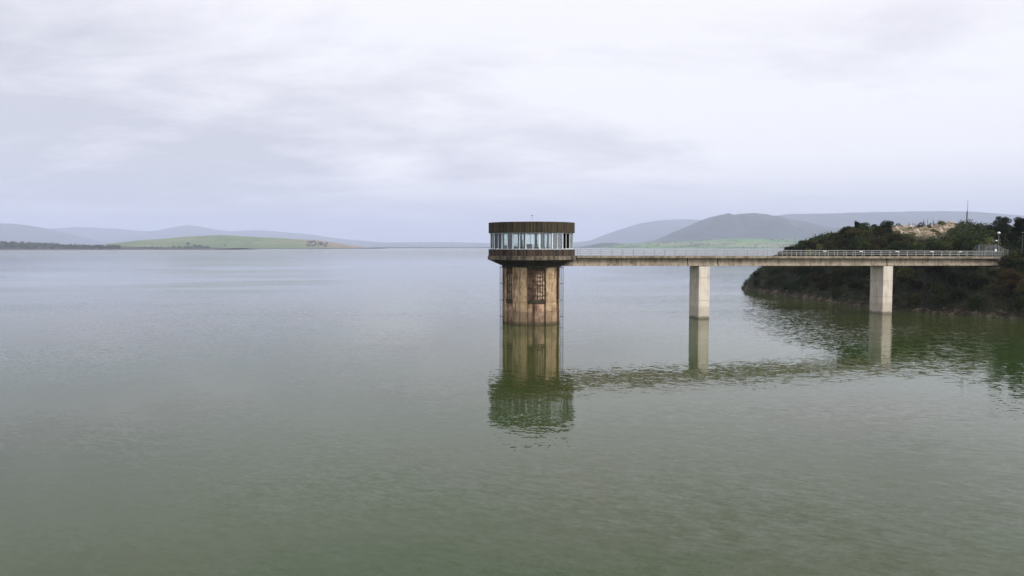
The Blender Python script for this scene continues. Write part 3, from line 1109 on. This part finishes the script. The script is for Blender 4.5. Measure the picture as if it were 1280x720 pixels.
# mast on the hill
q = at(1207.5, 294, 188)
zb = bank_h(q.x, q.y)
e = empty("radio_mast", (q.x, q.y, zb))
tag(e, "tall thin dark mast with a whip aerial on the pale rocky hill", "mast")
zt, zw = at(1208.5, 264, 188).z - zb, at(1209, 250, 188).z - zb
MB().tube((0, 0, -0.4), (0.12, 0, zt), 0.15, 0.13, n=10).build("pole", M["wood_pole"], e)
MB().tube((0.12, 0, zt), (0.2, 0, zw), 0.05, 0.03, n=6).build("aerial", M["dark_steel"], e)
mb = MB(); mb.box((0, 0, 0.12), (0.7, 0.7, 0.24)); mb.build("footing", M["deck"], e)

# fence of leaning sticks on the hill crest
stick_protos = []
fence = empty("wire_fence", (0, 0, 0))
tag(fence, "thin broken wire fence on leaning posts along the bare hill top", "fence")
fpts = []
for i, px in enumerate((1141, 1144, 1152, 1155, 1159, 1163, 1167, 1171, 1174, 1178, 1184)):
    D = 207 + (i % 3) * 1.2
    u = at(px, 283, D)
    z0 = bank_h(u.x, u.y)
    hgt = (1.1, 1.0, 1.9, 2.1, 2.2, 1.6, 1.9, 1.7, 1.5, 1.8, 1.4)[i]
    lean = (0.0, 0.05, 0.55, -0.1, 0.1, 0.0, -0.15, 0.1, 0.2, -0.1, 0.0)[i]
    MB().tube((u.x, u.y, z0 - 0.2), (u.x + lean, u.y, z0 + hgt), 0.055, 0.04, n=6).build("post", M["wood_pole"], fence)
    fpts.append(Vector((u.x + lean * 0.7, u.y, z0 + hgt * 0.7)))
mb = MB()
for a, b in zip(fpts[:-1], fpts[1:]):
    mb.tube(a, b, 0.015, n=4, caps=False)
mb.build("wire", M["dark_steel"], fence)

# ------------------------------------------------------------------ vegetation


def mat_leaf(name, c0, c1, c2):
    m, t = material(name)
    oi = t.n("ShaderNodeObjectInfo")
    g = t.n("ShaderNodeNewGeometry")
    n = t.noise(g.outputs["Position"], 1.1, 3, 0.6)
    isl = g.outputs["Random Per Island"]
    c = t.mix(t.mapr(n, 0.35, 0.65), c0, c1)
    c = t.mix(t.math("MULTIPLY", t.math("POWER", isl, 2.0), 0.75), c, c2)
    hs = t.n("ShaderNodeHueSaturation")
    t.l(t.mapr(oi.outputs["Random"], 0, 1, 0.485, 0.512, False), hs.inputs["Hue"])
    t.l(t.mapr(oi.outputs["Random"], 0, 1, 0.35, 1.25, False), hs.inputs["Value"])
    t.l(c, hs.inputs["Color"])
    d = t.n("ShaderNodeBsdfDiffuse"); t.l(hs.outputs[0], d.inputs[0])
    tr = t.n("ShaderNodeBsdfTranslucent"); t.l(hs.outputs[0], tr.inputs[0])
    mx = t.n("ShaderNodeMixShader"); mx.inputs[0].default_value = 0.12
    t.l(d.outputs[0], mx.inputs[1]); t.l(tr.outputs[0], mx.inputs[2])
    o = t.n("ShaderNodeOutputMaterial"); t.l(mx.outputs[0], o.inputs[0])
    return m


M["leaf_dark"] = mat_leaf("leaves_dark", (0.018, 0.028, 0.010), (0.030, 0.041, 0.014), (0.075, 0.09, 0.030))
M["leaf_olive"] = mat_leaf("leaves_olive", (0.030, 0.030, 0.012), (0.046, 0.041, 0.017), (0.085, 0.075, 0.032))
M["leaf_pine"] = mat_leaf("leaves_pine", (0.015, 0.023, 0.012), (0.024, 0.032, 0.015), (0.045, 0.055, 0.024))
M["leaf_brown"] = mat_leaf("leaves_brown", (0.060, 0.048, 0.018), (0.085, 0.064, 0.025), (0.13, 0.10, 0.045))
M["leaf_bright"] = mat_leaf("leaves_bright", (0.075, 0.095, 0.025), (0.12, 0.12, 0.035), (0.22, 0.20, 0.07))
M["bark"] = mat_flat("bark", (0.07, 0.055, 0.04), 0.9, 0.0, 0.4, 4)


def leaf_cloud(rr, clumps, per, size):
    """leaf-sized faces spread through the clumps' volumes"""
    V = []; Fc = []
    for (cx, cy, cz, cr, cs) in clumps:
        for _ in range(int(per * cr * cr)):
            while True:
                a = Vector((rr.uniform(-1, 1), rr.uniform(-1, 1), rr.uniform(-1, 1)))
                if a.length <= 1:
                    break
            a = a.normalized() * (a.length ** 0.45)
            p = Vector((cx + a.x * cr, cy + a.y * cr, cz + a.z * cr * cs))
            nrm = (a * 1.1 + Vector((rr.gauss(0, .6), rr.gauss(0, .6), rr.gauss(0, .6) + 0.25))).normalized()
            u = nrm.orthogonal().normalized()
            w = nrm.cross(u)
            th = rr.uniform(0, 6.28)
            u, w = u * math.cos(th) + w * math.sin(th), w * math.cos(th) - u * math.sin(th)
            s = size * rr.uniform(0.6, 1.4)
            b = len(V)
            V += [tuple(p - u * s), tuple(p + w * s * 0.5 + nrm * s * .12), tuple(p + u * s), tuple(p - w * s * 0.5 + nrm * s * .12)]
            Fc.append((b, b + 1, b + 2, b + 3))
    mb = MB(); mb.v = V; mb.f = Fc
    return mb


def make_plant(name, part, h, r, leaf, seed, nclump, size, per=150, trunk=0.3, flat=0.75, label="", cat="", tr=0.12):
    """h: overall height, r: crown radius, trunk: fraction of height below the crown"""
    rr = random.Random(seed)
    e = empty(name, (0, 0, 0))
    clumps = []
    ch = h * (1 - trunk)
    cz = h * trunk + ch / 2
    for _ in range(nclump):
        a = rr.uniform(0, 6.283); u = rr.random() ** 0.55
        zr = rr.uniform(-1, 1)
        rad = r * 0.78 * u * math.sqrt(max(0.05, 1 - zr * zr * 0.75))
        cr = r * rr.uniform(0.22, 0.42)
        clumps.append((rad * math.cos(a), rad * math.sin(a), cz + zr * (ch / 2 - cr * flat * 0.8), cr, flat * rr.uniform(0.8, 1.1)))
    cr_ = leaf_cloud(rr, clumps, per, size).build("crown" if part == "tree" else "foliage", M[leaf], e)
    tb = MB()
    lean = Vector((rr.uniform(-.12, .12) * h, rr.uniform(-.1, .1) * h, 0))
    fork = Vector((0, 0, h * max(trunk, 0.22))) + lean * 0.4
    if part == "tree":
        tb.tube((0, 0, -0.5), fork, tr * 1.3, tr, n=8)
    for c in rr.sample(clumps, min(6, len(clumps))):
        st = fork if part == "tree" else Vector((rr.uniform(-.15, .15), rr.uniform(-.15, .15), -0.3))
        tb.tube(st, (c[0], c[1], c[2]), tr * 0.6, tr * 0.2, n=6)
    t_ = tb.build("trunk" if part == "tree" else "stem", M["bark"], e)
    KIDS[e.name] = [cr_, t_]
    TRUE_H[e.name] = max(v.co.z for v in cr_.data.vertices)
    tag(e, label, cat)
    return e


PROTO = {}
TRUE_H = {}


def plant(kind, loc, sc, rz, label, cat, group=None, sz=None):
    if kind in USED:
        e = copy_tree(PROTO[kind])
        KIDS[e.name] = []
    else:
        e = PROTO[kind]
        USED.add(kind)
    e.location = loc
    e.rotation_euler = (0, 0, rz)
    e.scale = (sc, sc, sz or sc)
    e["label"] = label; e["category"] = cat
    if group:
        e["group"] = group
    elif "group" in e:
        del e["group"]
    return e


USED = set()
specs = []
for i in range(4):
    PROTO["dark%d" % i] = make_plant("shrub", "shrub", 3.4, 2.2, "leaf_dark", 20 + i, 22, 0.17, 190, 0.05, 0.8)
for i in range(4):
    PROTO["olive%d" % i] = make_plant("shrub", "shrub", 3.2, 2.2, "leaf_olive", 40 + i, 20, 0.17, 190, 0.05, 0.8)
for i in range(2):
    PROTO["bright%d" % i] = make_plant("shrub", "shrub", 1.6, 1.3, "leaf_bright", 60 + i, 10, 0.13, 220, 0.03, 0.8)
for i in range(3):
    PROTO["pine%d" % i] = make_plant("evergreen_tree", "tree", 8.0, 3.4, "leaf_pine", 70 + i, 40, 0.17, 260, 0.22, 0.7, tr=0.2)
PROTO["brown0"] = make_plant("tree", "tree", 5.6, 3.5, "leaf_brown", 90, 34, 0.15, 260, 0.12, 0.6, tr=0.16)

TRUE_H_K = {k: TRUE_H[v.name] for k, v in PROTO.items()}

# named trees -------------------------------------------------
def put(kind, px, D, top_py, base_h, label, cat="tree", rad=1.0):
    """stand a plant on the bank so that its top reaches a given picture height"""
    u = at(px, top_py, D)
    z0 = bank_h(u.x, u.y)
    hgt = max(0.6, u.z - z0)
    s = hgt / TRUE_H_K[kind]
    return plant(kind, (u.x, u.y, z0 - 0.1), s * rad, rnd.uniform(0, 6.28), label, cat, sz=s)


put("pine0", 1253, 166, 269.5, 8.0, "tall dark round-topped evergreen behind the lamp post at the bridge gate", rad=0.95)
put("pine1", 1278, 160, 270, 8.0, "tall dark evergreen rising at the right edge of the photo", rad=1.0)
put("pine2", 1238, 176, 282, 8.0, "lower dark evergreen left of the tall round-topped one", rad=0.8)
put("pine0", 1222, 182, 282.5, 8.0, "dark evergreen close right of the thin mast", rad=0.75)
put("pine1", 1266, 158, 288, 8.0, "dark evergreen between the two globe lamps", rad=1.0)
put("pine2", 1199, 205, 279.5, 8.0, "small dark tree just left of the thin mast", rad=0.6)
put("pine0", 1188, 207, 281.5, 8.0, "small dark tree at the right end of the broken hill fence", rad=0.55)
put("pine1", 1234, 158, 299, 8.0, "dark tree behind the left side of the bridge gate", rad=0.9)
put("pine2", 1300, 150, 276, 8.0, "dark evergreen half outside the right edge of the photo", rad=1.1)
put("dark0", 1109, 196, 274.5, 3.4, "dark bush on the hill top beside the pale rocks", "shrub", rad=0.7)
put("pine1", 1071, 205, 275.0, 8.0, "dark tree on the highest point of the scrub ridge", rad=0.5)
put("brown0", 1262, 134, 333.5, 5.6, "olive brown tree below the shore end of the bridge", "tree", rad=0.85)
put("brown0", 1290, 129, 345, 5.6, "brown tree by the water at the right edge of the photo", "tree", rad=0.9)
put("olive0", 1247, 136, 352, 3.2, "low olive brown shrub left of the brown tree under the bridge end", "shrub", rad=0.9)
named_xy = []

VL_X = (900, 927, 945, 960, 980, 1000, 1030, 1050, 1070, 1085, 1100, 1108, 1130, 1150, 1165, 1180, 1195, 1205, 1235, 1280, 1400)
VL_Y = (356, 352, 341, 328, 309, 303, 297, 287, 279, 279, 281, 290, 297, 298, 303, 305, 300, 296, 293, 290, 285)
# scrub of the slope ---------------------------------------------
cands = []
tries = 0
while tries < 30000 and len(cands) < 272:
    tries += 1
    x_ = rnd.uniform(66, 150); y_ = rnd.uniform(116, 236)
    if x_ / y_ > 0.735 or x_ / y_ < 0.29:
        continue
    s = sdist(x_, y_)
    if s < 0.9 or s > 46:
        continue
    if s > 24 and rnd.random() > 0.45:
        continue
    rk_ = rock_mask(x_, y_)
    if rk_ > 0.15 and rnd.random() > 0.30:
        continue
    rel = Vector((x_, y_, 0)) - T
    al, ac = rel.dot(bd), abs(rel.dot(bn))
    if al > S2 - 2.5 and ac < 4.6 and (al < S2 + 2.5 or al > S3 - 7):
        continue
    gap = 2.7 if s < 20 else 3.4
    if any((a - x_) ** 2 + (b - y_) ** 2 < gap * gap for a, b, _, _ in cands):
        continue
    cands.append((x_, y_, s, rk_))
print("shrubs", len(cands), tries)
for (x_, y_, s, rk_) in cands:
    z0 = bank_h(x_, y_)
    nv_ = mnoise.noise(Vector((x_ * 0.07, y_ * 0.07, 2)))
    rel = Vector((x_, y_, 0)) - T
    al, ac = rel.dot(bd), rel.dot(bn)
    sc = rnd.uniform(0.75, 1.25)
    sc *= min(1, 0.55 + s / 14)
    if rk_ > 0.15:
        kind = "bright%d" % rnd.randrange(2)
        sc = rnd.uniform(0.5, 1.0)
    elif rnd.random() < 0.16 and z0 > 7:
        kind = "bright%d" % rnd.randrange(2); sc *= 1.4
    elif nv_ > 0.12:
        kind = "olive%d" % rnd.randrange(4)
    else:
        kind = "dark%d" % rnd.randrange(4)
    if al > S2 - 2.5 and abs(ac) < 5.2:
        sc = min(sc, max(0.35, (7.9 - z0) / 3.6))
    zs_ = sc * rnd.uniform(0.85, 1.2)
    # the scrub thins and stays low where the pale hill top shows over it
    upx = 640 + F * x_ / y_
    lim = at(upx, float(np.interp(upx, VL_X, VL_Y)) + rnd.uniform(-3.0, 3.5), y_).z
    if rk_ <= 0.15:
        zmax = (lim - z0) / TRUE_H_K[kind]
        if zs_ > zmax:
            if zmax < 0.28:
                continue
            sc *= max(0.6, zmax / zs_)
            zs_ = zmax
    tone = {"b": "yellow green", "o": "olive brown", "d": "dark green"}[kind[0]]
    size = "small" if zs_ < 0.6 else ("big" if zs_ > 1.0 else "middling")
    form = "spreading" if sc > zs_ * 1.05 else ("upright" if zs_ > sc * 1.08 else "rounded")
    if rk_ > 0.15:
        lab = "on the pale rocks of the hill top"
    elif ac < -4 and al > S3 - 12:
        lab = "on the near bank in front of the bridge end"
    else:
        if s < 5:
            lab = "at the water's edge"
        elif z0 < 6:
            lab = "low beneath the bridge deck"
        elif z0 < 10.5:
            lab = "on the bank behind the girder"
        else:
            lab = "high above the bridge railing"
        lab += (" by the lake tip", " left of the shore pier", " near the shore pier", " between pier and gate", " below the mast")[int(np.digitize(upx, (985, 1060, 1120, 1190)))]
    lab = "%s %s %s shrub %s" % (size, form, tone, lab)
    plant(kind, (x_, y_, z0 - 0.15), sc, rnd.uniform(0, 6.28), lab, "shrub", "shrubs covering the wooded bank", sz=zs_)

# undergrowth -----------------------------------------------------
rr = random.Random(5)
U = MB()
k = 0
while k < 26000:
    x_ = rr.uniform(64, 150); y_ = rr.uniform(112, 240)
    if x_ / y_ > 0.74 or x_ / y_ < 0.28:
        continue
    s = sdist(x_, y_)
    if s < 0.4 or s > 50:
        k += 0
        continue
    rk_ = rock_mask(x_, y_)
    if rk_ > 0.2 and (rr.random() > 0.12 or mnoise.noise(Vector((x_ * .3, y_ * .3, 1))) < 0.1):
        continue
    rel = Vector((x_, y_, 0)) - T
    if rel.dot(bd) > S3 - 2 and abs(rel.dot(bn)) < 3.4:
        continue
    z0 = bank_h(x_, y_)
    for _ in range(3):
        p = Vector((x_ + rr.gauss(0, .3), y_ + rr.gauss(0, .3), z0 + abs(rr.gauss(0, 0.45))))
        nrm = Vector((rr.gauss(0, .7), rr.gauss(0, .7) - .2, rr.uniform(0.2, 1))).normalized()
        u = nrm.orthogonal().normalized(); w = nrm.cross(u)
        sz = rr.uniform(0.12, 0.30)
        b = len(U.v)
        U.v += [tuple(p - u * sz), tuple(p + w * sz * .5), tuple(p + u * sz), tuple(p - w * sz * .5)]
        U.f.append((b, b + 1, b + 2, b + 3))
    k += 1
tag(U.build("undergrowth", M["leaf_dark"]), kind="stuff")

# rocks -----------------------------------------------------------
M["rock"] = mat_concrete("pale_rock", (0.50, 0.42, 0.33), (0.24, 0.18, 0.13), 0.2, (0.22, 0.12, 0.06), 0.3, 1.5)
M["shore_rock"] = mat_concrete("shore_rock", (0.085, 0.07, 0.052), (0.03, 0.026, 0.018), 0.2, (0.12, 0.07, 0.04), 0.3, 1.5)


def rock_mesh(seed):
    r_ = random.Random(seed)
    vs, fs = [], []
    nu, nv = 9, 6
    for j in range(nv + 1):
        th = math.pi * j / nv
        for i in range(nu):
            ph = 2 * math.pi * i / nu
            d = Vector((math.sin(th) * math.cos(ph), math.sin(th) * math.sin(ph), math.cos(th)))
            q = d * (1 + 0.45 * mnoise.noise(d * 1.4 + Vector((seed * 3.1, 0, 0))) + 0.15 * mnoise.noise(d * 4 + Vector((0, seed, 0))))
            vs.append((q.x * 1.2, q.y, q.z * 0.65))
    for j in range(nv):
        for i in range(nu):
            fs.append((j * nu + i, (j + 1) * nu + i, (j + 1) * nu + (i + 1) % nu, j * nu + (i + 1) % nu))
    return vs, fs


for matn in ("rock", "shore_rock"):
    rp = []
    for i in range(3):
        vs, fs = rock_mesh(i + (10 if matn == "rock" else 0))
        mb = MB(); mb.v = vs; mb.f = fs
        rp.append(mb.build("rock", M[matn]))
    cnt = 0
    first = set()
    want = 46 if matn == "rock" else 60
    guard = 0
    while cnt < want and guard < 20000:
        guard += 1
        if matn == "rock":
            x_, y_ = rnd.uniform(92, 132), rnd.uniform(184, 222)
            if rock_mask(x_, y_) < 0.4:
                continue
            sc = rnd.uniform(0.25, 0.85)
            lab = ("large" if sc > 0.65 else "middling" if sc > 0.45 else "small") + " pale rock on the bare hill top" + (" left of the broken fence" if x_ / y_ < 0.527 else " below the broken fence" if x_ / y_ < 0.572 else " towards the mast"); grp = "pale rocks on the hill top"
        else:
            i = rnd.randrange(3, 12)
            a, b = SHORE[i], SHORE[i + 1] if i + 1 < len(SHORE) else SHORE[i]
            u = rnd.random()
            x_, y_ = a[0] + (b[0] - a[0]) * u + rnd.uniform(-.3, 1.2), a[1] + (b[1] - a[1]) * u + rnd.uniform(-.5, .5)
            if sdist(x_, y_) < -0.4:
                continue
            sc = rnd.uniform(0.15, 0.45)
            lab = ("big" if sc > 0.32 else "small") + " dark rock at the waterline " + ("by the lake tip" if y_ > 190 else "left of the shore pier" if y_ > 158 else "behind the shore pier" if y_ > 143 else "below the bridge end"); grp = "rocks along the waterline"
        k = rnd.randrange(3)
        if k in first:
            o = rp[k].copy(); COL.objects.link(o)
        else:
            o = rp[k]; first.add(k)
        o.location = (x_, y_, bank_h(x_, y_) + sc * 0.15)
        o.rotation_euler = (rnd.uniform(-.3, .3), rnd.uniform(-.3, .3), rnd.uniform(0, 6.28))
        o.scale = (sc, sc, sc)
        tag(o, lab, "rock", grp)
        cnt += 1

# far trees: the dark belt on the left shore is a mass; trees one can tell apart on the green hill's foot -----
def far_tree_mesh(h, seed):
    r_ = random.Random(seed)
    cl = [(r_.gauss(0, h * .25), r_.gauss(0, h * .2), h * r_.uniform(.35, .75), h * r_.uniform(.18, .3), 0.9) for _ in range(9)]
    return leaf_cloud(r_, cl, 26, h * 0.07)


ft = []
for i in range(3):
    e = empty("far_tree", (0, 0, 0))
    c_ = far_tree_mesh(9.0, 200 + i).build("crown", M["leaf_dark"], e)
    t_ = MB().tube((0, 0, -1), (0, 0, 5.5), 0.35, 0.2, n=6).build("trunk", M["bark"], e)
    KIDS[e.name] = [c_, t_]
    ft.append(e)
fu = set()


def far_tree(px, py, D, sc, z0, lab, grp):
    k = rnd.randrange(3)
    if k in fu:
        e = copy_tree(ft[k])
    else:
        e = ft[k]; fu.add(k)
    u = at(px, py, D)
    e.location = (u.x, D, z0)
    e.scale = (sc, sc, sc)
    e.rotation_euler = (0, 0, rnd.uniform(0, 6))
    tag(e, lab, "tree", grp)


deps = None
bpy.context.view_layer.update()


def drop(x_, y_):
    """ground level under a point"""
    ok, loc, nrm, idx, ob, mt = scene.ray_cast(bpy.context.view_layer.depsgraph, Vector((x_, y_, 600)), Vector((0, 0, -1)))
    while ok and ob.name == "haze":
        ok, loc, nrm, idx, ob, mt = scene.ray_cast(bpy.context.view_layer.depsgraph, loc - Vector((0, 0, 0.5)), Vector((0, 0, -1)))
    return loc.z if ok else 0.0


for px, D, sc, lab in ((235, 4010, 2.0, "tallest dark tree standing alone on the green hill slope"), (243.5, 3960, 1.7, "dark round tree at the foot of the green hill"),
                       (218, 3940, 1.3, "small dark tree at the left of the clump below the green hill"), (250, 3950, 1.4, "dark tree right of the clump's tallest tree"),
                       (163, 3900, 1.1, "small lone tree near the water left of the green hill"), (281, 3990, 1.0, "tiny lone tree on the shore below the hill crest")):
    u = at(px, 305, D)
    far_tree(px, 305, D, sc, drop(u.x, D) - 0.5, lab, None)
for i in range(60):
    px = rnd.choice((rnd.uniform(215, 268), rnd.uniform(225, 262), rnd.uniform(150, 215)))
    D = rnd.uniform(3900, 3945)
    u = at(px, 305, D)
    far_tree(px, 305, D, rnd.uniform(0.7, 1.5), drop(u.x, D) - 0.5, ("bigger" if i % 3 == 0 else "small") + " dark tree in the far shore row " + ("left of the clump" if px < 215 else "in the clump's left half" if px < 242 else "in the clump's right half"), "far trees on the green hill shore")
# belts of trees as masses
rr = random.Random(31)
for (pa, pb, D0, D1, n, hmin, hmax, nm) in ((-120, 150, 2760, 2990, 900, 5, 10, "woods"), (384, 410, 4010, 4180, 60, 7, 12, "woods"), (360, 450, 3890, 3915, 40, 3, 6, "woods"),
                                            (430, 620, 5280, 5300, 120, 4, 8, "woods"), (760, 1010, 4700, 5500, 330, 6, 12, "woods"), (900, 1010, 4620, 4680, 70, 6, 12, "woods")):
    cl = []
    for _ in range(n):
        px = rr.uniform(pa, pb); D = rr.uniform(D0, D1)
        if nm == "woods" and n == 330 and mnoise.noise(Vector((px * 0.03, D * 0.004, 0))) < 0.02:
            continue
        u = at(px, 305, D)
        z0 = drop(u.x, D)
        if z0 < 1.0:
            continue
        h = rr.uniform(hmin, hmax)
        cl.append((u.x, D, z0 + h * 0.45, h * 0.5, 0.9))
    V = leaf_cloud(rr, cl, 1.6, 1.5)
    tag(V.build(nm, M["leaf_dark"]), kind="stuff")

# stick marking shallow water off the left shore
u = shore(87.5, 312.6)
e = empty("marker_post", (u.x, u.y, 0))
tag(e, "tiny dark marker post standing in the lake off the left shore", "marker post")
MB().tube((0, 0, -2), (0, 0, 4.0), 0.7, 0.5, n=8).build("post", M["wood_pole"], e)
MB().box((0, 0, 4.4), (1.8, 0.4, 1.2)).build("board", M["wood_pole"], e)
